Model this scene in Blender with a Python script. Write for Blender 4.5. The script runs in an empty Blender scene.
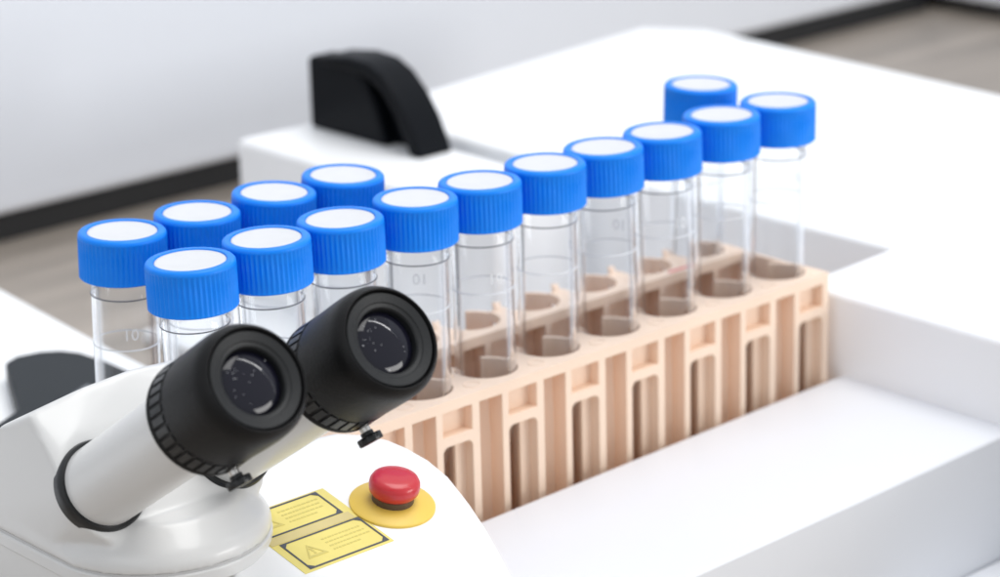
import bpy, bmesh, math, random
from mathutils import Vector, Matrix
random.seed(7)
S = 0.01                      # all dimensions below are millimetres; 1 Blender unit = 100 mm
PI = math.pi
sc = bpy.context.scene
COL = sc.collection
R = math.radians

# ------------------------------------------------------------------ helpers
def tag(o, label=None, cat=None, group=None, kind=None):
    if label: o['label'] = label
    if cat: o['category'] = cat
    if group: o['group'] = group
    if kind: o['kind'] = kind
    return o

def root(name, loc, label, cat, group=None):
    o = bpy.data.objects.new(name, None)
    o.empty_display_size = 0.05
    o.location = Vector(loc) * S
    COL.objects.link(o)
    return tag(o, label, cat, group)

def finish(name, bm, mat, parent=None, loc=None, smooth=None, bevel=0, seg=2):
    bmesh.ops.recalc_face_normals(bm, faces=bm.faces)
    for v in bm.verts: v.co *= S
    me = bpy.data.meshes.new(name)
    bm.to_mesh(me); bm.free()
    me.materials.append(mat)
    o = bpy.data.objects.new(name, me)
    COL.objects.link(o)
    if parent is not None: o.parent = parent
    if loc is not None: o.location = Vector(loc) * S
    if bevel:
        m = o.modifiers.new('bevel', 'BEVEL')
        m.width = bevel * S; m.segments = seg; m.limit_method = 'ANGLE'; m.angle_limit = R(35)
        m.harden_normals = False
    if smooth is not None:
        for p in me.polygons: p.use_smooth = True
        try:
            me.set_sharp_from_angle(angle=R(smooth))
        except Exception:
            pass
    return o

def box(bm, x0, x1, y0, y1, z0, z1):
    v = [bm.verts.new(p) for p in ((x0,y0,z0),(x1,y0,z0),(x1,y1,z0),(x0,y1,z0),(x0,y0,z1),(x1,y0,z1),(x1,y1,z1),(x0,y1,z1))]
    for f in ((3,2,1,0),(4,5,6,7),(0,1,5,4),(1,2,6,5),(2,3,7,6),(3,0,4,7)):
        bm.faces.new([v[i] for i in f])

def prism(bm, pts, z0, z1):
    """vertical prism on an xy outline; pts3 lower/upper may differ by passing (lower, upper)"""
    lo, hi = pts if isinstance(pts, tuple) else (pts, pts)
    a = [bm.verts.new((p[0], p[1], z0)) for p in lo]
    b = [bm.verts.new((p[0], p[1], z1)) for p in hi]
    n = len(a)
    bm.faces.new(list(reversed(a))); bm.faces.new(b)
    for i in range(n):
        j = (i+1) % n
        bm.faces.new((a[i], a[j], b[j], b[i]))

def lathe(bm, prof, n=64, fn=None, M=None, close=False):
    """prof: list of (r, z) ; fn(i_profile, angle, r) may modulate r"""
    rings = []
    for k, (r, z) in enumerate(prof):
        if r < 1e-6:
            p = Vector((0, 0, z)); rings.append([bm.verts.new(M @ p if M else p)])
        else:
            ring = []
            for i in range(n):
                a = 2*PI*i/n
                rr = fn(k, i, r) if fn else r
                p = Vector((rr*math.cos(a), rr*math.sin(a), z))
                ring.append(bm.verts.new(M @ p if M else p))
            rings.append(ring)
    pairs = list(zip(rings, rings[1:]))
    if close: pairs.append((rings[-1], rings[0]))
    for a, b in pairs:
        if len(a) == 1 and len(b) == 1: continue
        for i in range(n):
            j = (i+1) % n
            if len(a) == 1: bm.faces.new((a[0], b[j], b[i]))
            elif len(b) == 1: bm.faces.new((a[i], a[j], b[0]))
            else: bm.faces.new((a[i], a[j], b[j], b[i]))
    if not close:
        if len(rings[0]) > 1: bm.faces.new(list(reversed(rings[0])))
        if len(rings[-1]) > 1: bm.faces.new(rings[-1])

def axis_matrix(origin, axis, xdir=(1,0,0)):
    z = Vector(axis).normalized(); x = Vector(xdir); x = (x - z*x.dot(z)).normalized(); y = z.cross(x)
    return Matrix(((x.x,y.x,z.x,origin[0]),(x.y,y.y,z.y,origin[1]),(x.z,y.z,z.z,origin[2]),(0,0,0,1)))

# ------------------------------------------------------------------ materials
def mat(name, col, rough=0.5, metal=0.0, bump=0.0, bscale=30.0, var=0.0, vscale=4.0, stretch=None, spec=0.5, coat=0, ior=1.45, sss=0.0, rvar=0.0):
    m = bpy.data.materials.new(name); m.use_nodes = True
    nt = m.node_tree; N = nt.nodes; L = nt.links
    b = N['Principled BSDF']
    b.inputs['Base Color'].default_value = (*col, 1)
    b.inputs['Roughness'].default_value = rough
    b.inputs['Metallic'].default_value = metal
    b.inputs['Specular IOR Level'].default_value = spec
    b.inputs['Coat Weight'].default_value = coat
    b.inputs['IOR'].default_value = ior
    if sss:
        b.inputs['Subsurface Weight'].default_value = sss
        b.inputs['Subsurface Radius'].default_value = (0.02, 0.012, 0.008)
        b.inputs['Subsurface Scale'].default_value = 1.0
    tc = N.new('ShaderNodeTexCoord'); mp = N.new('ShaderNodeMapping')
    L.new(tc.outputs['Object'], mp.inputs['Vector'])
    if stretch: mp.inputs['Scale'].default_value = stretch
    if var or rvar:
        n = N.new('ShaderNodeTexNoise'); n.inputs['Scale'].default_value = vscale; n.inputs['Detail'].default_value = 5
        L.new(mp.outputs['Vector'], n.inputs['Vector'])
        if var:
            r = N.new('ShaderNodeValToRGB')
            r.color_ramp.elements[0].position = .3; r.color_ramp.elements[1].position = .7
            r.color_ramp.elements[0].color = (*[c*(1-var) for c in col], 1)
            r.color_ramp.elements[1].color = (*[min(1, c*(1+var)) for c in col], 1)
            L.new(n.outputs['Fac'], r.inputs['Fac']); L.new(r.outputs['Color'], b.inputs['Base Color'])
        if rvar:
            mr = N.new('ShaderNodeMapRange'); mr.inputs['To Min'].default_value = max(.02, rough-rvar); mr.inputs['To Max'].default_value = rough+rvar
            L.new(n.outputs['Fac'], mr.inputs['Value']); L.new(mr.outputs['Result'], b.inputs['Roughness'])
    if bump:
        n2 = N.new('ShaderNodeTexNoise'); n2.inputs['Scale'].default_value = bscale; n2.inputs['Detail'].default_value = 4
        bp = N.new('ShaderNodeBump'); bp.inputs['Strength'].default_value = bump; bp.inputs['Distance'].default_value = 0.004
        L.new(mp.outputs['Vector'], n2.inputs['Vector']); L.new(n2.outputs['Fac'], bp.inputs['Height']); L.new(bp.outputs['Normal'], b.inputs['Normal'])
    return m

M_white   = mat('white_painted_panel', (.84,.845,.86), .42, var=.012, vscale=2, bump=.04, bscale=60)
M_deck    = mat('white_deck_laminate', (.865,.875,.89), .38, var=.012, vscale=1.5, bump=.05, bscale=80)
M_slab    = mat('white_shelf_laminate', (.73,.745,.78), .4, var=.01, vscale=2, bump=.05, bscale=80)
M_wall    = mat('pale_grey_cabinet_panel', (.70,.73,.785), .35, var=.015, vscale=.6)
M_gap     = mat('black_gap_trim', (.012,.013,.015), .5)
M_steel   = mat('brushed_steel_floor', (.46,.405,.35), .4, metal=.7, var=.2, vscale=2.2, stretch=(.35,3.2,1), rvar=.08)
M_blue    = mat('blue_polypropylene', (.001,.205,.80), .42, bump=.12, bscale=160, spec=.3, var=.04, vscale=9, sss=.0)
M_liner   = mat('white_cap_disc', (.60,.61,.63), .36, bump=.18, bscale=28, var=.02, vscale=18)
M_rack    = mat('beige_moulded_plastic', (.84,.655,.515), .5, bump=.07, bscale=90, var=.025, vscale=6, spec=.35)
M_red     = mat('red_ink_mark', (.62,.05,.08), .6)
M_scope   = mat('white_scope_enamel', (.63,.63,.625), .3, coat=.15, bump=.03, bscale=90, var=.012, vscale=3)
M_scope2  = mat('grey_scope_enamel', (.50,.50,.50), .4, var=.02)
M_rubber  = mat('black_rubber', (.006,.006,.0065), .42, bump=.3, bscale=260, spec=.2)
M_black   = mat('black_plastic', (.010,.011,.012), .32, bump=.06, bscale=150, rvar=.06, vscale=30)
M_black2  = mat('matt_black_ring', (.012,.013,.014), .42, spec=.3, bump=.12, bscale=200)
M_latch   = mat('black_latch_plastic', (.003,.004,.006), .45, bump=.1, bscale=80, spec=.12)
M_pad     = mat('charcoal_plastic', (.012,.016,.020), .5, spec=.25, bump=.1, bscale=90)
M_chrome  = mat('bright_steel', (.62,.60,.57), .22, metal=1)
M_console = mat('white_console_shell', (.86,.86,.86), .4, var=.01, vscale=2, bump=.03, bscale=60)
M_yellow  = mat('yellow_sticker', (.75,.64,.19), .5, var=.05, vscale=14)
M_tan     = mat('ochre_sticker_strip', (.60,.50,.22), .5, var=.04, vscale=14)
M_ink     = mat('dark_sticker_ink', (.07,.075,.09), .5)
M_inkgrey = mat('faded_sticker_ink', (.60,.51,.15), .6)
M_button  = mat('red_button_plastic', (.50,.018,.028), .38, coat=.3, var=.04, vscale=12)
M_flange  = mat('yellow_button_plate', (.72,.50,.085), .4, var=.05, vscale=10)
M_collar  = mat('dark_button_collar', (.09,.055,.035), .5)
M_bar   = mat('grey_bar', (.16,.17,.19), .4)

def glassmat(name, ior, rough, col=(1,1,1)):
    m = bpy.data.materials.new(name); m.use_nodes = True
    b = m.node_tree.nodes['Principled BSDF']
    b.inputs['Base Color'].default_value = (*col, 1)
    b.inputs['Transmission Weight'].default_value = 1
    b.inputs['Roughness'].default_value = rough
    b.inputs['IOR'].default_value = ior
    nt = m.node_tree
    tc = nt.nodes.new('ShaderNodeTexCoord'); n = nt.nodes.new('ShaderNodeTexNoise'); n.inputs['Scale'].default_value = 9
    bp = nt.nodes.new('ShaderNodeBump'); bp.inputs['Strength'].default_value = .035; bp.inputs['Distance'].default_value = .01
    nt.links.new(tc.outputs['Object'], n.inputs['Vector']); nt.links.new(n.outputs['Fac'], bp.inputs['Height']); nt.links.new(bp.outputs['Normal'], b.inputs['Normal'])
    return m
def clearwall(name, refl, absorb):
    # clear plastic wall: passes light straight through, reflects more and absorbs more at grazing angles
    m = bpy.data.materials.new(name); m.use_nodes = True
    nt = m.node_tree; N = nt.nodes; L = nt.links
    N.remove(N['Principled BSDF'])
    out = N['Material Output']
    lw = N.new('ShaderNodeLayerWeight'); lw.inputs['Blend'].default_value = .5
    tr = N.new('ShaderNodeBsdfTransparent'); gl = N.new('ShaderNodeBsdfGlossy'); gl.inputs['Roughness'].default_value = .04
    gl.inputs['Color'].default_value = (.95,.97,1,1)
    def ramp(stops):
        r = N.new('ShaderNodeValToRGB'); e = r.color_ramp.elements
        e[0].position, e[0].color = stops[0][0], (*stops[0][1], 1); e[1].position, e[1].color = stops[-1][0], (*stops[-1][1], 1)
        for p_, c_ in stops[1:-1]:
            k = e.new(p_); k.color = (*c_, 1)
        return r
    r1 = ramp(absorb); r2 = ramp(refl)
    mx = N.new('ShaderNodeMixShader')
    tc = N.new('ShaderNodeTexCoord'); n = N.new('ShaderNodeTexNoise'); n.inputs['Scale'].default_value = 11
    bp = N.new('ShaderNodeBump'); bp.inputs['Strength'].default_value = .05; bp.inputs['Distance'].default_value = .01
    L.new(tc.outputs['Object'], n.inputs['Vector']); L.new(n.outputs['Fac'], bp.inputs['Height']); L.new(bp.outputs['Normal'], gl.inputs['Normal'])
    L.new(lw.outputs['Facing'], r1.inputs['Fac']); L.new(lw.outputs['Facing'], r2.inputs['Fac'])
    L.new(r1.outputs['Color'], tr.inputs['Color']); L.new(r2.outputs['Color'], mx.inputs['Fac'])
    L.new(tr.outputs['BSDF'], mx.inputs[1]); L.new(gl.outputs['BSDF'], mx.inputs[2]); L.new(mx.outputs['Shader'], out.inputs['Surface'])
    return m
g3 = lambda v: (v, v, v)
M_tube = clearwall('clear_plastic_outer_wall', [(0,g3(.012)),(.34,g3(.025)),(.44,g3(.36)),(.75,g3(.6)),(1,g3(.9))],
                   [(0,(.99,.993,.996)),(.8,(.97,.975,.98)),(.93,(.88,.89,.91)),(1,(.70,.72,.75))])
M_tube_in = clearwall('clear_plastic_inner_wall', [(0,g3(.008)),(.6,g3(.02)),(.85,g3(.10)),(1,g3(.5))],
                   [(0,(.99,.993,.996)),(.52,(.97,.975,.98)),(.74,(.84,.85,.87)),(.9,(.48,.50,.53)),(1,(.22,.24,.27))])

def markmat(name, col, alpha):
    m = bpy.data.materials.new(name); m.use_nodes = True
    b = m.node_tree.nodes['Principled BSDF']
    b.inputs['Base Color'].default_value = (*col, 1); b.inputs['Roughness'].default_value = .35; b.inputs['Alpha'].default_value = alpha
    return m
M_mark = markmat('frosted_graduation', (.86,.88,.9), .6)
M_seam = markmat('grey_moulding_ring', (.16,.17,.19), .75)

def lensmat():
    m = bpy.data.materials.new('coated_lens_glass'); m.use_nodes = True
    b = m.node_tree.nodes['Principled BSDF']
    b.inputs['Base Color'].default_value = (.006,.006,.012,1); b.inputs['Roughness'].default_value = .04
    b.inputs['IOR'].default_value = 1.38
    return m
M_lens = lensmat()
M_dust = mat('dust_specks', (.75,.76,.80), .4)

# ------------------------------------------------------------------ the setting
bm = bmesh.new(); box(bm, -1500, 1500, -700, 640, -66, -64)
tag(finish('instrument_floor', bm, M_steel), 'brushed brown grey steel floor of the instrument between and behind the white blocks', 'floor', kind='structure')
# tall pale cabinet panel hanging just above the steel floor, black gap beneath
bm = bmesh.new(); box(bm, -900, 517, 365, 395, -54.4, 620)
wall = tag(finish('cabinet_wall', bm, M_wall, bevel=3, seg=3), 'tall pale grey cabinet panel behind the tubes', 'wall panel', kind='structure')
bm = bmesh.new(); box(bm, -900, 517, 366.2, 393, -63.9, -54.6)
finish('gap_trim', bm, M_gap, wall)
bm = bmesh.new(); box(bm, 521, 545, -500, 395, -57.5, 620)
wall2 = tag(finish('side_wall', bm, M_wall, bevel=3, seg=3), 'white side panel closing the corner at the far right', 'wall panel', kind='structure')
bm = bmesh.new(); box(bm, 527, 543, -500, 391, -63.9, -57.6)
finish('gap_trim', bm, M_gap, wall2)
bm = bmesh.new(); box(bm, -900, 545, 398, 402, -64, 620)
finish('wall_backing', bm, M_gap, wall)

# white deck right of and behind the rack
deck = [(22.5, -260), (225, -260), (221, 98), (229.5, 240), (216, 261), (98, 245.6), (62, 241), (65.6, 16.2), (41.5, 14.6), (24.6, 13.8)]
bm = bmesh.new(); prism(bm, deck, -63.8, -7)
tag(finish('white_deck', bm, M_deck, bevel=1.6, seg=4, smooth=40), 'glossy white raised deck filling the right half behind the rack', 'deck', kind='structure')
# rim strip left of the notch (carries the black latch)
bm = bmesh.new(); prism(bm, [(13.8, 120), (52, 124), (54, 241), (13.8, 243.8)], -63.8, -7)
tag(finish('deck_rim', bm, M_deck, bevel=2.5, seg=4, smooth=40), 'white rim block under the black latch', 'deck rim', kind='structure')
# low shelf slab in front of the rack
slab_hi = [(-186, -62.1), (18.0, -56.7), (40.0, -56.2), (40, -2), (24.1, -0.9), (19.6, -0.7), (-103.7, -5.0), (-186, -7.9)]
bm = bmesh.new(); prism(bm, slab_hi, -63.8, -29)
tag(finish('front_shelf', bm, M_slab, bevel=.7, seg=3, smooth=40), 'low white shelf in front of the beige rack', 'shelf', kind='structure')
# outer step below the shelf: closes the ground in front
bm = bmesh.new(); box(bm, -30, 22, -90, -57.4, -63.9, -61.5)
tag(finish('front_step', bm, M_slab, bevel=.7), 'white base plate along the foot of the front shelf', 'base plate', kind='structure')
bm = bmesh.new(); box(bm, -30, 66, 60, 239, -63.9, -60)  # plate added to bounce light onto the trench wall
tag(finish('recess_bounce_plate', bm, M_deck, bevel=.6), 'added white plate bouncing light in the recess behind the rack', 'bounce plate', kind='structure')
# left platform behind the rack
bm = bmesh.new(); prism(bm, [(-420, 62), (-101, 62), (-94.3, 158.5), (-86.4, 229), (-420, 233)], -63.8, -29)
tag(finish('left_platform', bm, M_deck, bevel=2.5, seg=4, smooth=40), 'white platform at the left edge under the black pad', 'platform', kind='structure')

# ------------------------------------------------------------------ the rack
PITCH = 20.0; HX = 11.6; X0 = -180.0; HR = 7.46; HY = 10.54; ROW = 27.96; HB = 61.5
rack = root('test_tube_rack', (-80, 23, -63), 'long beige plastic rack holding two rows of blue capped tubes', 'test tube rack')
def rx(x): return x + 80           # to rack-local
OFF = Vector((80, -23, 63))
YB = 11.9                           # back edge of the top plate
A0 = math.asin((YB-HY)/HR)

def bar_mesh():
    bm = bmesh.new()
    # top plate, one pitch at a time
    t = 2.6
    for k in range(10):
        cx = X0 + k*PITCH + HX
        n = 40
        arc = []
        for i in range(n+1):
            a = PI - A0 + (PI + 2*A0)*i/n
            arc.append((cx+HR*math.cos(a), HY+HR*math.sin(a)))
        lo_v = []; 
        outline = [(X0+k*PITCH, YB)] + [(X0+k*PITCH, 0)] + [(X0+(k+1)*PITCH, 0)] + [(X0+(k+1)*PITCH, YB)] + list(reversed(arc))
        lo = [bm.verts.new((p[0], p[1], -t)) for p in outline]
        hi = [bm.verts.new((p[0], p[1], 0)) for p in outline]
        m = len(outline)
        for i in range(m):
            j = (i+1) % m
            # skip the shared internal faces between pitches
            if (i == 0 and k > 0) or (i == 2 and k < 9): continue
            bm.faces.new((lo[i], lo[j], hi[j], hi[i]))
        f1 = bm.faces.new(hi); f2 = bm.faces.new(list(reversed(lo)))
        f1.normal_update(); f2.normal_update()
        bmesh.ops.triangulate(bm, faces=[f1, f2], ngon_method='EAR_CLIP')
    bmesh.ops.remove_doubles(bm, verts=bm.verts, dist=.001)
    e = .02
    for k in range(10):
        x = X0 + k*PITCH
        # ribs: before A (right half of previous rib is drawn by the previous pitch)
        box(bm, x+7.0, x+8.9, .0, 7.2, -HB, -t+e)          # rib between tall recess and window
        box(bm, x+17.8, x+20.0, .0, 7.2, -HB, -t+e)        # rib closing the pitch
        # tall recess back wall
        prism(bm, [(x-.1,7.1),(x+3.2,6.6),(x+7.1,4.5),(x+7.1,5.0),(x+3.4,7.15),(x-.1,7.6)], -HB, -t+e)
        # small square pocket
        box(bm, x+8.8, x+17.9, 2.95, 3.4, -10.9, -t+e)
        box(bm, x+8.8, x+17.9, .004, 3.39, -11.0, -8.6)
        # post standing inside the tall window, right of its dark opening
        box(bm, x+14.9, x+17.9, 2.9, 3.5, -HB, -10.9)
        # rounded upper corners of the tall window
        r = 1.7
        for sx, cxn in ((1, x+8.85), (-1, x+17.85)):
            q = [(0, 0)] + [(r - r*math.cos(a), -r + r*math.sin(a)) for a in [i*PI/2/6 for i in range(7)]]
            a_ = [bm.verts.new((cxn + sx*p[0], .006, -10.98 + p[1])) for p in q]
            b_ = [bm.verts.new((cxn + sx*p[0], 3.2, -10.98 + p[1])) for p in q]
            m = len(q)
            bm.faces.new(a_); bm.faces.new(list(reversed(b_)))
            for i in range(m):
                j = (i+1) % m
                bm.faces.new((a_[i], b_[i], b_[j], a_[j]))
        # inner post seen deep in the window and the socket walls (clips) behind the hole
        cx = x + HX
        for a_from, a_to in ((6, 57), (123, 174)):
            n = 10; ri, ro = HR, HR+1.0
            for z0, z1 in ((-46, -.35),):
                ring = []
                for i in range(n+1):
                    a = R(a_from + (a_to-a_from)*i/n)
                    drop = 0.0
                    edge = min(i, n-i) if a_from == 8 else 9
                    zt = z1
                    if (a_from == 8 and i == n) or (a_from == 123 and i == 0): zt = z1 - .7
                    ring.append([bm.verts.new((cx+rr*math.cos(a), HY+rr*math.sin(a), zz)) for rr, zz in ((ri,z0),(ro,z0),(ro,zt),(ri,zt))])
                for i in range(n):
                    for j in range(4):
                        jj = (j+1) % 4
                        bm.faces.new((ring[i][j], ring[i+1][j], ring[i+1][jj], ring[i][jj]))
                bm.faces.new(ring[0]); bm.faces.new(list(reversed(ring[-1])))
        # seat the tube tip rests on
        box(bm, cx-3.5, cx+3.5, 8.6, 17.6, -32.2, -30.6)
        # front of the socket wall below the plate, seen dark inside the window
        n = 6
        for a_from, a_to in ((-172, -124), (-58, -8), (58, 122)):
            ring = []
            for i in range(n+1):
                a = R(a_from + (a_to-a_from)*i/n)
                ring.append([bm.verts.new((cx+rr*math.cos(a), HY+rr*math.sin(a), zz)) for rr, zz in ((HR-.25,-HB+2),(HR+.25,-HB+2),(HR+.25,-15 if a_from > 0 else -11.5),(HR-.25,-15 if a_from > 0 else -11.5))])
            for i in range(n):
                for j in range(4):
                    jj = (j+1) % 4
                    bm.faces.new((ring[i][j], ring[i+1][j], ring[i+1][jj], ring[i][jj]))
            bm.faces.new(ring[0]); bm.faces.new(list(reversed(ring[-1])))
        # moulded ejector ring on the plate between two holes
        if k < 9:
            Mx = Matrix.Translation((x+PITCH+1.6, 4.2, 0))
            lathe(bm, [(2.1,-.05),(2.1,.09),(1.95,.12),(1.8,.09),(1.8,-.05)], 28, M=Mx, close=True)
        # springy pointed prongs rising between the clips
        for px_, lean in ((x+PITCH+1.6, -.5),):
            if k == 9: continue
            base = Vector((px_, YB-.4, -.5))
            tops = []
            prev = None
            for i, (h, w_) in enumerate(((0,1.3),(.8,.95),(1.5,.7),(2.1,.5),(2.4,.3))):
                c_ = base + Vector((lean*h*.45 - .02*h*h, .25*h + .03*h*h, h))
                cur = [bm.verts.new(c_ + Vector((sx*w_*.75, sy*w_*.55, 0))) for sx, sy in ((-1,-1),(1,-1),(1,1),(-1,1))]
                if prev:
                    for j in range(4):
                        bm.faces.new((prev[j], prev[(j+1)%4], cur[(j+1)%4], cur[j]))
                else: bm.faces.new(list(reversed(cur)))
                prev = cur
            bm.faces.new(prev)
    # left end rib and end walls, lower tie rail, foot rail
    box(bm, X0, X0+.9, .003, 7.0, -HB, -t+e)
    box(bm, X0+.01, X0+1.6, 6.8, 18.3, -HB, -t+.2)
    box(bm, X0+199.1, X0+199.99, 6.8, 18.3, -HB, -t+.2)
    box(bm, X0+.02, X0+199.98, 1.0, 18.4, -HB-.4, -HB+1.6)
    # tie rail along the back of the sockets, below the visible ribs
    box(bm, X0+.03, X0+199.97, 17.4, 18.4, -52, -44)
    return bm

bm = bar_mesh()
for v in bm.verts: v.co += OFF
bar = finish('tube_bar', bm, M_rack, rack, bevel=.28, seg=2)
bar2 = bar.copy(); COL.objects.link(bar2); bar2.parent = rack; bar2.location = Vector((0, ROW, 0))*S
# end plates joining the two bars
for xa, xb in ((X0, X0+3.2), (X0+199.0, X0+200.6)):
    bm = bmesh.new(); box(bm, xa, xb, 10.6, ROW+.1, -HB, -.25)
    for v in bm.verts: v.co += OFF
    finish('end_plate', bm, M_rack, rack, bevel=.5)
bm = bmesh.new(); prism(bm, [(-8.5,ROW+1.2),(1.5,ROW+1.2),(2.2,ROW+2.1),(-7.6,ROW+2.1)], .02, .10)
for v in bm.verts: v.co += OFF
finish('printed_mark', bm, M_red, rack)

# ------------------------------------------------------------------ tubes
def text_mesh(s, size):
    cu = bpy.data.curves.new('glyphs', 'FONT'); cu.body = s; cu.size = size; cu.align_x = 'CENTER'
    cu.offset = .02
    o = bpy.data.objects.new('glyphs', cu); COL.objects.link(o)
    dg = bpy.context.evaluated_depsgraph_get()
    me = bpy.data.meshes.new_from_object(o.evaluated_get(dg))
    bpy.data.objects.remove(o)
    return me
TM = {s: text_mesh(s, sz) for s, sz in (('10', 3.6), ('15mL', 3.0))}
TR = 7.15; CAPR = 9.55; CAPH = 10.1; ZT = 45.0
def text_bm(s, az, z, r):
    bm = bmesh.new(); bm.from_mesh(TM[s])
    bmesh.ops.subdivide_edges(bm, edges=bm.edges, cuts=1)
    for v in bm.verts:
        a = az + v.co.x / r
        v.co = Vector((r*math.cos(a), r*math.sin(a), z + v.co.y))
    return bm
def make_tube():
    t = root('test_tube', (0,0,0), 'tube', 'test tube', 'blue capped test tubes standing in the rack')
    # clear body: one closed wall, conical bottom
    ro, ri = TR, TR-1.35
    outer = [(0,-30.5),(1.6,-30.2),(2.3,-29.3),(ro-.3,-13.5),(ro,-10.5),(ro,ZT-CAPH-4.2),(ro+.12,ZT-CAPH-3.9),(ro+.12,ZT-CAPH-3.3),(ro,ZT-CAPH-3.0),(ro,ZT-2.2)]
    inner = [(ri,ZT-2.2),(ri,-10.5),(ri-.3,-13.5),(1.5,-28.6),(0,-29.3)]
    bm = bmesh.new(); lathe(bm, outer+inner, 72)
    tb = finish('tube_body', bm, M_tube, t, smooth=50)
    tb.data.materials.append(M_tube_in)
    for p in tb.data.polygons:
        c_ = p.center / S
        if c_.z > -13 and math.hypot(c_.x, c_.y) < (ro+ri)/2: p.material_index = 1
    # ribbed cap
    n = 216
    def rib(k, i, r):
        if k in (3,4,5):
            return r - (.30 if i % 4 == 0 else .17 if i % 4 in (1,3) else 0)
        return r
    zb = ZT-CAPH
    prof = [(TR+.25,zb+.02),(CAPR-.25,zb),(CAPR,zb+.25),(CAPR,zb+1.25),(CAPR,ZT-4),(CAPR,ZT-1.35),(CAPR-.02,ZT-1.0),(CAPR-.12,ZT-.45),(CAPR-.45,ZT-.1),(CAPR-.8,ZT),(7.75,ZT),(7.58,ZT-.2),(7.52,ZT-.9),(TR+.25,ZT-.95)]
    bm = bmesh.new(); lathe(bm, prof, n, fn=rib, close=True)
    cap = finish('screw_cap', bm, M_blue, t, smooth=38)
    bm = bmesh.new()
    lathe(bm, [(7.5,ZT-1.2),(7.5,ZT-.35),(7.4,ZT-.22),(6.9,ZT-.26),(4.5,ZT-.36),(2,ZT-.42),(0,ZT-.43)], 64)
    finish('cap_disc', bm, M_liner, cap, smooth=60)
    # moulding ring under the cap and the graduation ring
    for z, m, w_ in ((zb-3.7, M_seam, .17), (zb-15.0, M_mark, .17)):
        bm = bmesh.new(); rr = TR+.14 if m is M_seam else TR+.02
        lathe(bm, [(rr-.02,z-w_),(rr+.10,z-w_*.6),(rr+.10,z+w_*.6),(rr-.02,z+w_)], 72, close=True)
        finish('graduation_ring', bm, m, t, smooth=60)
    bm = text_bm('10', 0, zb-12.6, TR+.07); finish('numeral', bm, M_mark, t)
    bm = text_bm('15mL', PI*.62, zb-3.0, TR+.2); finish('numeral', bm, M_mark, t)
    return t
def copy_tree(o, parent=None):
    c = o.copy(); COL.objects.link(c)
    if parent is not None: c.parent = parent
    for ch in list(o.children): copy_tree(ch, c)
    return c
proto = make_tube()
CAMAZ = math.atan2(-406+0, -445+80)
rh = Vector((.7498,-.6612,0)).normalized()
spots = [('F', 1, -0.64, 44.61), ('F', 2, -0.81, 44.99), ('F', 3, -0.7, 44.92), ('F', 4, 0.36, 45.25), ('F', 5, -0.24, 45.01), ('F', 6, 0.03, 45.15), ('F', 7, -0.84, 45.02), ('F', 8, -0.91, 44.9), ('F', 9, -0.28, 45.3), ('F', 10, 0.18, 44.98),
         ('B', 1, 1.32, 45.15), ('B', 2, 1.14, 45.06), ('B', 3, 2.17, 45.36), ('B', 4, 2.09, 45.3), ('B', 10, 1.25, 44.78)]
labels = {
 ('F',1):'clear tube with blue cap rising directly behind the left microscope eyepiece',
 ('F',2):'blue capped tube glimpsed between the two black eyepieces',
 ('F',3):'blue capped tube standing just behind the top of the right eyepiece',
 ('F',4):'clear blue capped tube whose glass meets the right edge of the right eyepiece',
 ('F',5):'first blue capped front tube fully clear of the eyepieces, second right of them',
 ('F',6):'blue capped tube in the middle of the exposed front row, third right of the eyepieces',
 ('F',7):'fourth blue capped front row tube right of the eyepieces',
 ('F',8):'front row tube standing before the red printed mark on the rack',
 ('F',9):'front row tube whose blue cap overlaps the cap of the lone rear tube',
 ('F',10):'front row tube at the right end of the rack beside the white deck',
 ('B',1):'rear row tube at the far left, with white numeral 10 on its clear wall',
 ('B',2):'rear row blue cap second from the left, before the pale cabinet panel',
 ('B',3):'rear row blue cap before the corner of the white rim block',
 ('B',4):'rear row blue cap below the black latch',
 ('B',10):'lone rear row tube at the right end, highest cap in the picture',
}
rot = {('F',4):PI*.98, ('F',5):R(24), ('F',6):R(120), ('F',7):R(150), ('B',1):R(16)}
for i, (row, k, s, h) in enumerate(spots):
    o = proto if i == 0 else copy_tree(proto)
    x = X0 + (k-1)*PITCH + HX; y = HY + (ROW if row == 'B' else 0)
    ax = (rh*s + Vector((0,0,h))).normalized()
    q = Vector((0,0,1)).rotation_difference(ax)
    th = CAMAZ + rot.get((row,k), R(60 + 47*i))
    o.rotation_mode = 'QUATERNION'
    o.rotation_quaternion = q @ Matrix.Rotation(th, 3, 'Z').to_quaternion()
    o.location = (Vector((x, y, 0)) + ax*(h-ZT)) * S
    o['label'] = labels[(row,k)]

# ------------------------------------------------------------------ microscope
MC = Vector((-194.6, -9, -2))
scope = root('binocular_microscope', MC, 'white microscope head with two black rubber eyepieces in the left foreground', 'microscope')
AX = Vector((0, -math.cos(R(34)), math.sin(R(34))))
UPN = Vector((0, math.sin(R(34)), math.cos(R(34))))      # "up" across the tubes
TL = Vector((-209.8, -65.9, 48.7)); TRR = TL + Vector((30.6, -.2, -.2))
LEN = 62.5
def hull_into(bm, pts):
    vs = [bm.verts.new(p) for p in pts]
    r = bmesh.ops.convex_hull(bm, input=vs)
    bmesh.ops.delete(bm, geom=[g for g in r['geom_interior'] if isinstance(g, bmesh.types.BMVert)], context='VERTS')
bm = bmesh.new()
ring = lambda r, z, cy=-9: [Vector((-194.6+r*math.cos(a), cy+r*math.sin(a), z)) for a in [2*PI*i/64 for i in range(64)]]
back = [Vector(p) for p in ((-217.4,62,-2),(-188,62,-2),(-217.4,62,10),(-188,62,10))]
def keep(pts):      # stay clear of the rack
    return [p for p in pts if not (p.x > -184 and p.y > -4)]
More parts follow.
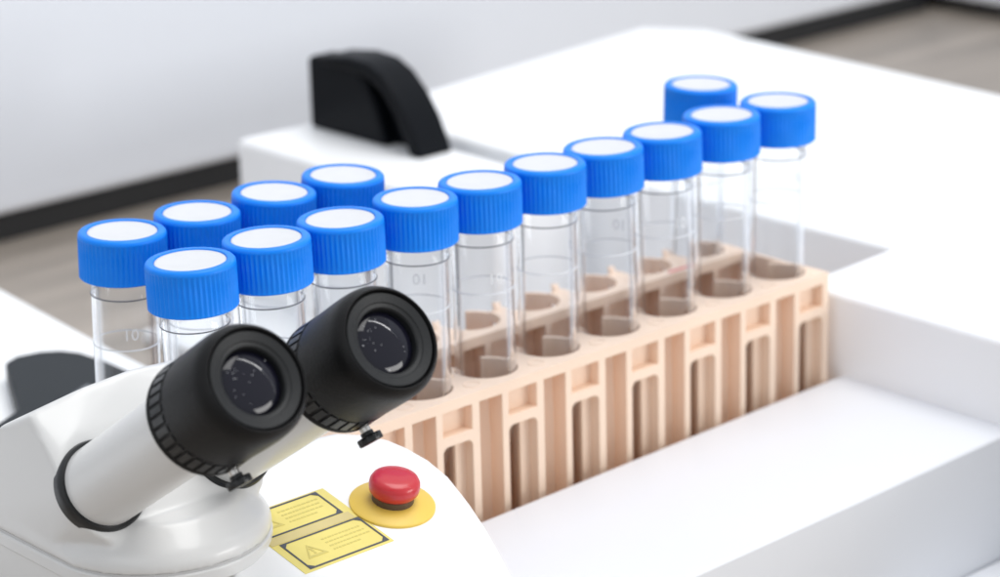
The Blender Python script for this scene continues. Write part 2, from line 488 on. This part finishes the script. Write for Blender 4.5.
hull_into(bm, keep(ring(22.9,-2)) + keep(ring(22.7,0)) + keep(ring(21.6,1.8)) + keep(ring(16.5,6.0)) + [Vector((-217.4,24,-2)), Vector((-186,24,-2)), Vector((-217.4,24,4)), Vector((-186,24,4))])
# housing with the sloping face that carries the tubes
face = []
G = TL - AX*LEN; G2 = TRR - AX*LEN
for g, aa in ((G, range(90, 271, 15)), (G2, list(range(-90, 91, 15)))):
    for d in aa:
        a = R(d)
        face.append(g + AX*(-.8) + Vector((1,0,0))*11.2*math.cos(a)*(.74 if g is G else .66) + UPN*11.6*math.sin(a))
topf = [Vector(p) for p in ((-216.8,0,26.4),(-205,-1.0,29.0),(-193,-1.0,29.8),(-180,-1.2,29.0),(-172.6,-3.0,24.5))]
rear = [Vector(p) for p in ((-217.2,11,21.0),(-217.2,22,9),(-188,22,10),(-186,11,24.6),(-217.2,24,-1),(-188,24,-1),(-217.2,-4,0),(-174,-6,0),(-210,-18,0),(-180,-19,0))]
hull_into(bm, face + topf + rear)
for v in bm.verts: v.co -= MC
body = finish('head_housing', bm, M_scope, scope, smooth=180)
rm = body.modifiers.new('remesh', 'REMESH'); rm.mode = 'VOXEL'; rm.voxel_size = .55*S; rm.use_smooth_shade = True
sm = body.modifiers.new('smooth', 'SMOOTH'); sm.factor = .5; sm.iterations = 16
# parting line and lower base, following the whole outline of the body
def outline(r, back, right):
    p = [(-194.6+r*math.cos(a), -9+r*math.sin(a)) for a in [PI + PI*i/40 for i in range(41)]]     # front half circle, left to right
    return p + [(-172.6, -6), (right, -3.6), (right, back), (-194.6-r, back)]
bm = bmesh.new(); prism(bm, outline(22.4, 23.5, -187), -3.0, -1.9)
for v in bm.verts: v.co -= MC
finish('base_seam', bm, M_scope2, scope, smooth=40)
bm = bmesh.new(); prism(bm, outline(22.85, 24, -186.5), -5.4, -2.4)
for v in bm.verts: v.co -= MC
finish('base_ring', bm, M_scope, scope, bevel=.4, seg=3, smooth=40)
bm = bmesh.new()
p = [q for q in outline(22.4, 23.5, -187) if q[0] < -196]
prism(bm, p[:-1] + [(-196, 23.5), (-217, 23.5)], -63.9, -5.2)
for v in bm.verts: v.co -= MC
finish('pillar', bm, M_scope, scope, smooth=40)

def eyepiece(tip, up_angle):
    base = tip - AX*LEN
    Mt = axis_matrix(tip - MC, AX)
    # local z along the axis, 0 at the face, negative to the rear
    bm = bmesh.new()
    lathe(bm, [(8.35,-LEN-1),(8.35,-30),(8.30,-22)], 72, M=Mt)
    tube = finish('eyepiece_tube', bm, M_scope, scope, smooth=40)
    bm = bmesh.new()
    lathe(bm, [(8.2,-LEN-3),(9.3,-LEN-3),(9.45,-LEN-1.2),(9.3,-LEN-.2),(9.0,-LEN+.2),(8.36,-LEN+.2)], 72, M=Mt, close=True)
    finish('tube_gasket', bm, M_black, tube, smooth=40)
    # rubber eyecup
    bm = bmesh.new()
    prof = [(8.4,-21.4),(10.9,-21.4),(11.3,-21.1),(11.35,-20.2),(11.1,-19.8),(10.95,-19.6),
            (10.95,-15.8),(11.05,-15.5),(11.15,-14.8),(11.3,-8),(11.3,-5),(11.2,-3.4),(11.05,-2.0),(10.6,-.95),(10.1,-.25),(9.85,0),(9.65,-.05),(9.5,-.3),(9.45,-1.3),(8.4,-1.4)]
    lathe(bm, prof, 120, M=Mt, close=True)
    cup = finish('rubber_eyecup', bm, M_rubber, scope, smooth=40)
    # grip ribs round the rear of the eyecup
    bm = bmesh.new()
    nb = 34
    for i in range(nb):
        a0 = 2*PI*(i+.17)/nb; a1 = 2*PI*(i+.83)/nb
        q = []
        for rr, zz in ((11.1,-22.25),(11.1,-18.25)):
            pass
        vs = []
        for zz in (-19.65,-15.8):
            for rr in (10.8, 11.3 if zz < -18 else 11.2):
                for a in (a0, (a0+a1)/2, a1):
                    vs.append(Vector((rr*math.cos(a), rr*math.sin(a), zz)))
        bvs = [bm.verts.new(Mt @ v) for v in vs]
        r_ = bmesh.ops.convex_hull(bm, input=bvs)
    finish('grip_ribs', bm, M_black, cup, bevel=.12)
    # inner ring, stepped
    bm = bmesh.new()
    lathe(bm, [(9.15,-3),(9.15,-.55),(9.0,-.4),(7.4,-.75),(7.25,-.95),(7.1,-1.0),(6.55,-1.15),(6.3,-1.5),(6.2,-2.6),(6.2,-4.5)], 96, M=Mt)
    ringo = finish('eyepiece_ring', bm, M_black2, cup, smooth=30)
    # lens: convex dark coated glass sunk in the ring
    bm = bmesh.new()
    prof = [(6.25,-2.9)] + [(6.25*math.cos(t_*PI/2/8), -2.9+1.2*math.sin(t_*PI/2/8)) for t_ in range(1,8)] + [(0,-1.7)]
    lathe(bm, [(6.25,-4.6)]+prof, 72, M=Mt)
    finish('lens', bm, M_lens, ringo, smooth=60)
    # dust and scratches lying on the glass
    bm = bmesh.new()
    rnd = random.Random(int(up_angle*1000)+5)
    for i in range(22):
        if i < 11:
            a = R(150) + rnd.gauss(0,.35); rr = 4.1+rnd.gauss(0,.7)
        else:
            a = rnd.uniform(0,2*PI); rr = 5.6*math.sqrt(rnd.random())
        rr = min(max(rr,0.2),5.6)
        z = -2.9+1.2*math.sqrt(max(0,1-(rr/6.25)**2))+.02
        sz = rnd.choice((.03,.04,.05,.05,.08))
        Mx = Mt @ Matrix.Translation((rr*math.cos(a), rr*math.sin(a), z)) @ Matrix.Rotation(rnd.uniform(0,3),4,'Z') @ Matrix.Diagonal((sz*rnd.uniform(.8,2.2), sz, sz*.5, 1))
        bmesh.ops.create_icosphere(bm, subdivisions=1, radius=1, matrix=Mx)
    d = finish('lens_dust', bm, M_dust, ringo); d['kind'] = 'stuff'
    # clamp screw under the eyecup
    dn = (-UPN + Vector((1,0,0))*.12).normalized()
    at = tip - AX*22.2 + Vector((0,0,0))
    Ms = axis_matrix(at + dn*9.6 + AX*1.6 - MC, dn)
    bm = bmesh.new(); lathe(bm, [(1.05,0),(1.05,3.0)], 20, M=Ms)
    sh = finish('clamp_screw', bm, M_chrome, tube, smooth=40)
    bm = bmesh.new()
    lathe(bm, [(1.0,2.5),(1.3,2.6),(1.3,3.3),(2.3,3.4),(2.5,3.6),(2.5,4.7),(2.3,4.9),(0,4.95)], 36, fn=lambda k,i,r: r*(.92 if (k in (4,5) and i % 3 == 0) else 1), M=Ms)
    finish('screw_knob', bm, M_black, sh, smooth=30)
eyepiece(TL, .4)
eyepiece(TRR, 1.3)

# ------------------------------------------------------------------ control console with emergency button
CT = R(12); CQ = Vector((-149.8, -28.4, -4.5))
con = root('control_console', CQ, 'white rounded console with yellow warning labels and a red button in front of the rack', 'control console')
CM = Matrix.Rotation(CT, 4, 'X')
out = [(-44,31),(-8,31),(2,31),(8.6,30.0),(14.2,26.0),(17.2,21.5),(18.6,17),(19.4,10.5),(18.6,2.8),(15.6,-7),(12.2,-16),(8.2,-25),(3.4,-35),(-5,-52),(-44,-52)]
bm = bmesh.new()
prism(bm, (out, out), -15, 0)
for v in bm.verts: v.co = CM @ v.co
finish('console_shell', bm, M_console, con, bevel=2.2, seg=6, smooth=50)
def sheet(bm, x0, x1, y0, y1, z, t=.06):
    box(bm, x0, x1, y0, y1, z, z+t)
def con_part(name, bm, m, parent, **k):
    for v in bm.verts: v.co = CM @ v.co
    return finish(name, bm, m, parent, **k)
bm = bmesh.new(); sheet(bm, -31.2, -8.4, -10.7, 12.6, .03)
lab = con_part('warning_label', bm, M_yellow, con)
bm = bmesh.new(); sheet(bm, -31.0, -9.6, .35, 2.75, .11); con_part('label_strip', bm, M_tan, lab)
for (x0,x1,y0,y1) in ((-29.4,-9.1,-10.0,.1),(-30.8,-10.6,3.0,12.2)):
    bm = bmesh.new(); w_ = .45; z = .12
    sheet(bm, x0, x1, y0, y0+w_, z); sheet(bm, x0, x1, y1-w_, y1, z)
    sheet(bm, x0, x0+w_, y0+w_, y1-w_, z); sheet(bm, x1-w_, x1, y0+w_, y1-w_, z)
    for cx, cy, sx, sy in ((x0,y0,1,1),(x1,y0,-1,1),(x1,y1,-1,-1),(x0,y1,1,-1)):
        pts = [(cx+sx*w_, cy+sy*w_), (cx+sx*(w_+1.1), cy+sy*w_), (cx+sx*w_, cy+sy*(w_+1.1))]
        prism(bm, pts, z, z+.06)
    con_part('label_frame', bm, M_ink, lab)
    # faded warning triangle and rows of small print
    bm = bmesh.new()
    cx, cy = x0+4.6, (y0+y1)/2
    tri = lambda s: [(cx-s, cy-s*.8), (cx+s, cy-s*.8), (cx, cy+s*.95)]
    o3, i3 = tri(2.5), tri(1.65)
    for i in range(3):
        j = (i+1) % 3
        prism(bm, [o3[i], o3[j], i3[j], i3[i]], .1, .17)
    prism(bm, [(cx-.25,cy-.3),(cx+.25,cy-.3),(cx+.32,cy+1.0),(cx-.32,cy+1.0)], .1, .17)
    prism(bm, [(cx-.25,cy-1.0),(cx+.25,cy-1.0),(cx+.25,cy-.55),(cx-.25,cy-.55)], .1, .17)
    for row in range(4):
        xx = x0 + 8.6
        yy = cy + 2.1 - row*1.35
        while xx < x1 - 1.8 - (row == 3)*3:
            wd = random.uniform(.35, 1.1)
            box(bm, xx, min(xx+wd, x1-1.4), yy, yy+.42, .1, .15)
            xx += wd + .28
    con_part('warning_symbol', bm, M_inkgrey, lab)
# button
bt = root('emergency_button', CQ, None, None); del_keys = None
bt.parent = con; bt.location = (0,0,0); bt.rotation_euler = (CT, 0, 0)
bm = bmesh.new(); lathe(bm, [(9.0,0.02),(9.0,.5),(8.6,.8),(5.2,1.3),(5.0,1.4),(0,1.4)], 64)
bt_plate = finish('button_plate', bm, M_flange, bt, smooth=35)
bm = bmesh.new(); lathe(bm, [(4.4,1.2),(4.4,2.8),(4.1,3.1),(0,3.1)], 48)
finish('button_collar', bm, M_collar, bt, smooth=35)
bm = bmesh.new(); lathe(bm, [(3.8,2.9),(4.7,3.1),(5.2,3.8),(5.35,4.8),(5.25,5.8),(4.8,6.6),(4.0,7.0),(2.6,7.15),(0,7.2)], 64)
finish('button_cap', bm, M_button, bt, smooth=60)

# ------------------------------------------------------------------ black latch on the rim block
latch = root('latch', (40, 204, -7), 'black curved handle latch standing on the white rim block', 'latch')
prof = [(33,0),(33.5,26),(31,28.6),(24,29.2),(8,28.6),(-2,27.2),(-9,24),(-16,18.5),(-22,11.5),(-27,4),(-30,0)]
def extr(pr, xa, xb):
    bm = bmesh.new()
    a = [bm.verts.new((xa, p[0], p[1])) for p in pr]; b = [bm.verts.new((xb, p[0], p[1])) for p in pr]
    n = len(pr)
    bm.faces.new(a); bm.faces.new(list(reversed(b)))
    for i in range(n):
        j = (i+1) % n
        bm.faces.new((a[i], a[j], b[j], b[i]))
    return bm
finish('latch_block', extr([(33,0),(33,23.0),(30,24.2),(9,23.6),(4,20),(0,13.5),(-3,6.5),(-5,0)], -1, 9), M_latch, latch, bevel=1.4, seg=4, smooth=40)
arc_o = [(24,25.4),(10,27.2),(0,26.6),(-7,23.6),(-13.5,18),(-19,11),(-22.5,4.5),(-24.5,0)]
arc_i = [(-19,0),(-16.5,6),(-12,12.8),(-6.5,18.4),(0,21.6),(8,22.6),(24,22.8)]
finish('latch_web', extr([(24,0),(24,22.7),(8,22.4),(0,21.4),(-6.4,18.2),(-11.8,12.6),(-16.2,5.8),(-18.6,0)], 4.5, 9.6), M_latch, latch, bevel=.4)
finish('latch_lever', extr(arc_o+arc_i, -3.4, 10.5), M_latch, latch, bevel=1.2, seg=4, smooth=40)

# ------------------------------------------------------------------ charcoal pad at the left edge
pad = root('black_pad', (-125,130,-29), 'flat charcoal rounded pad lying on the white platform beside the microscope', 'pad')
o_ = [(-130.9,152.7),(-126.4,154.9),(-119.6,153.6),(-115.2,150.4),(-112.4,145),(-111.4,134.8),(-112,115),(-113,84),(-164,82),(-172,100),(-160.5,113.5),(-147.6,120.2),(-139,137)]
bm = bmesh.new(); prism(bm, [(x+125,y-130) for x,y in o_], .02, 6)
finish('pad_body', bm, M_pad, pad, bevel=1.0, seg=4, smooth=40)
bm = bmesh.new(); prism(bm, [(-14,-15),(-1.5,-9),(-1.0,-11),(-13.4,-17)], 5.9, 6.9)
finish('pad_bar', bm, M_bar, pad, bevel=.3)  # raised bar, lighter grey than the pad

# ------------------------------------------------------------------ camera
cam = bpy.data.cameras.new('camera'); co = bpy.data.objects.new('camera', cam); COL.objects.link(co)
rv = Vector((0.7384678594, -0.6738376103, -0.0246595925)); uv = Vector((0.2269048273, 0.2138970930, 0.9501380073)); wv = Vector((0.6349641092, 0.7072417611, -0.3108531350))
CP = Vector((-466.27902, -415.98568, 205.43383)) * S
co.matrix_world = Matrix(((rv.x,uv.x,-wv.x,CP.x),(rv.y,uv.y,-wv.y,CP.y),(rv.z,uv.z,-wv.z,CP.z),(0,0,0,1)))
cam.sensor_width = 36; cam.lens = 2615.08/1000*36
cam.clip_start = .05; cam.clip_end = 200
cam.dof.use_dof = True; cam.dof.focus_distance = 524*S
cam.dof.aperture_fstop = (cam.lens/1000) / (5.2*S)
sc.camera = co

# ------------------------------------------------------------------ light: soft bright laboratory ceiling, plus an added fill and glint strip
w = bpy.data.worlds.new('World'); sc.world = w; w.use_nodes = True
bg = w.node_tree.nodes['Background']
bg.inputs['Color'].default_value = (.93,.96,1.0,1); bg.inputs['Strength'].default_value = .80
def area(name, loc, target, sx, sy, power, col=(1,1,1)):
    l = bpy.data.lights.new(name, 'AREA'); l.shape = 'RECTANGLE'; l.size = sx; l.size_y = sy; l.energy = power; l.color = col
    o = bpy.data.objects.new(name, l); COL.objects.link(o); o.location = loc
    d = Vector(target) - Vector(loc); o.rotation_euler = d.to_track_quat('-Z','Y').to_euler()
    return o
area('ceiling_softbox', (1.5, -1.0, 11), (-.5, .3, 0), 9, 6, 880, (1,.99,.97))
area('front_softbox', (4.5, -9.5, 1.6), (-.6, .2, -.2), 5, 3, 430, (1,.985,.965))
area('left_fill_softbox', (-9, -2.5, 5), (-.5, .5, -.3), 5, 4, 80, (.97,.985,1))  # fill added to brighten the left-facing walls; no window there
area('tube_glint_strip', (10.5, -3.9, 3.2), (0, .2, .3), .7, 5.5, 130, (1,1,1))  # unseen strip added to put a bright edge glint on the tubes
area('lamp_strip', (5.4, -5.0, 6.0), (-2, -.6, .5), .2, 9, 150, (1,1,1))

sc.view_settings.view_transform = 'Standard'; sc.view_settings.look = 'None'
sc.view_settings.exposure = 0; sc.view_settings.gamma = 1
sc.render.engine = 'CYCLES'
cy = sc.cycles
cy.max_bounces = 20; cy.transmission_bounces = 18; cy.glossy_bounces = 12; cy.diffuse_bounces = 10; cy.transparent_max_bounces = 48
cy.caustics_refractive = True; cy.caustics_reflective = True; cy.blur_glossy = .5
cy.sample_clamp_indirect = 6
cy.use_denoising = True
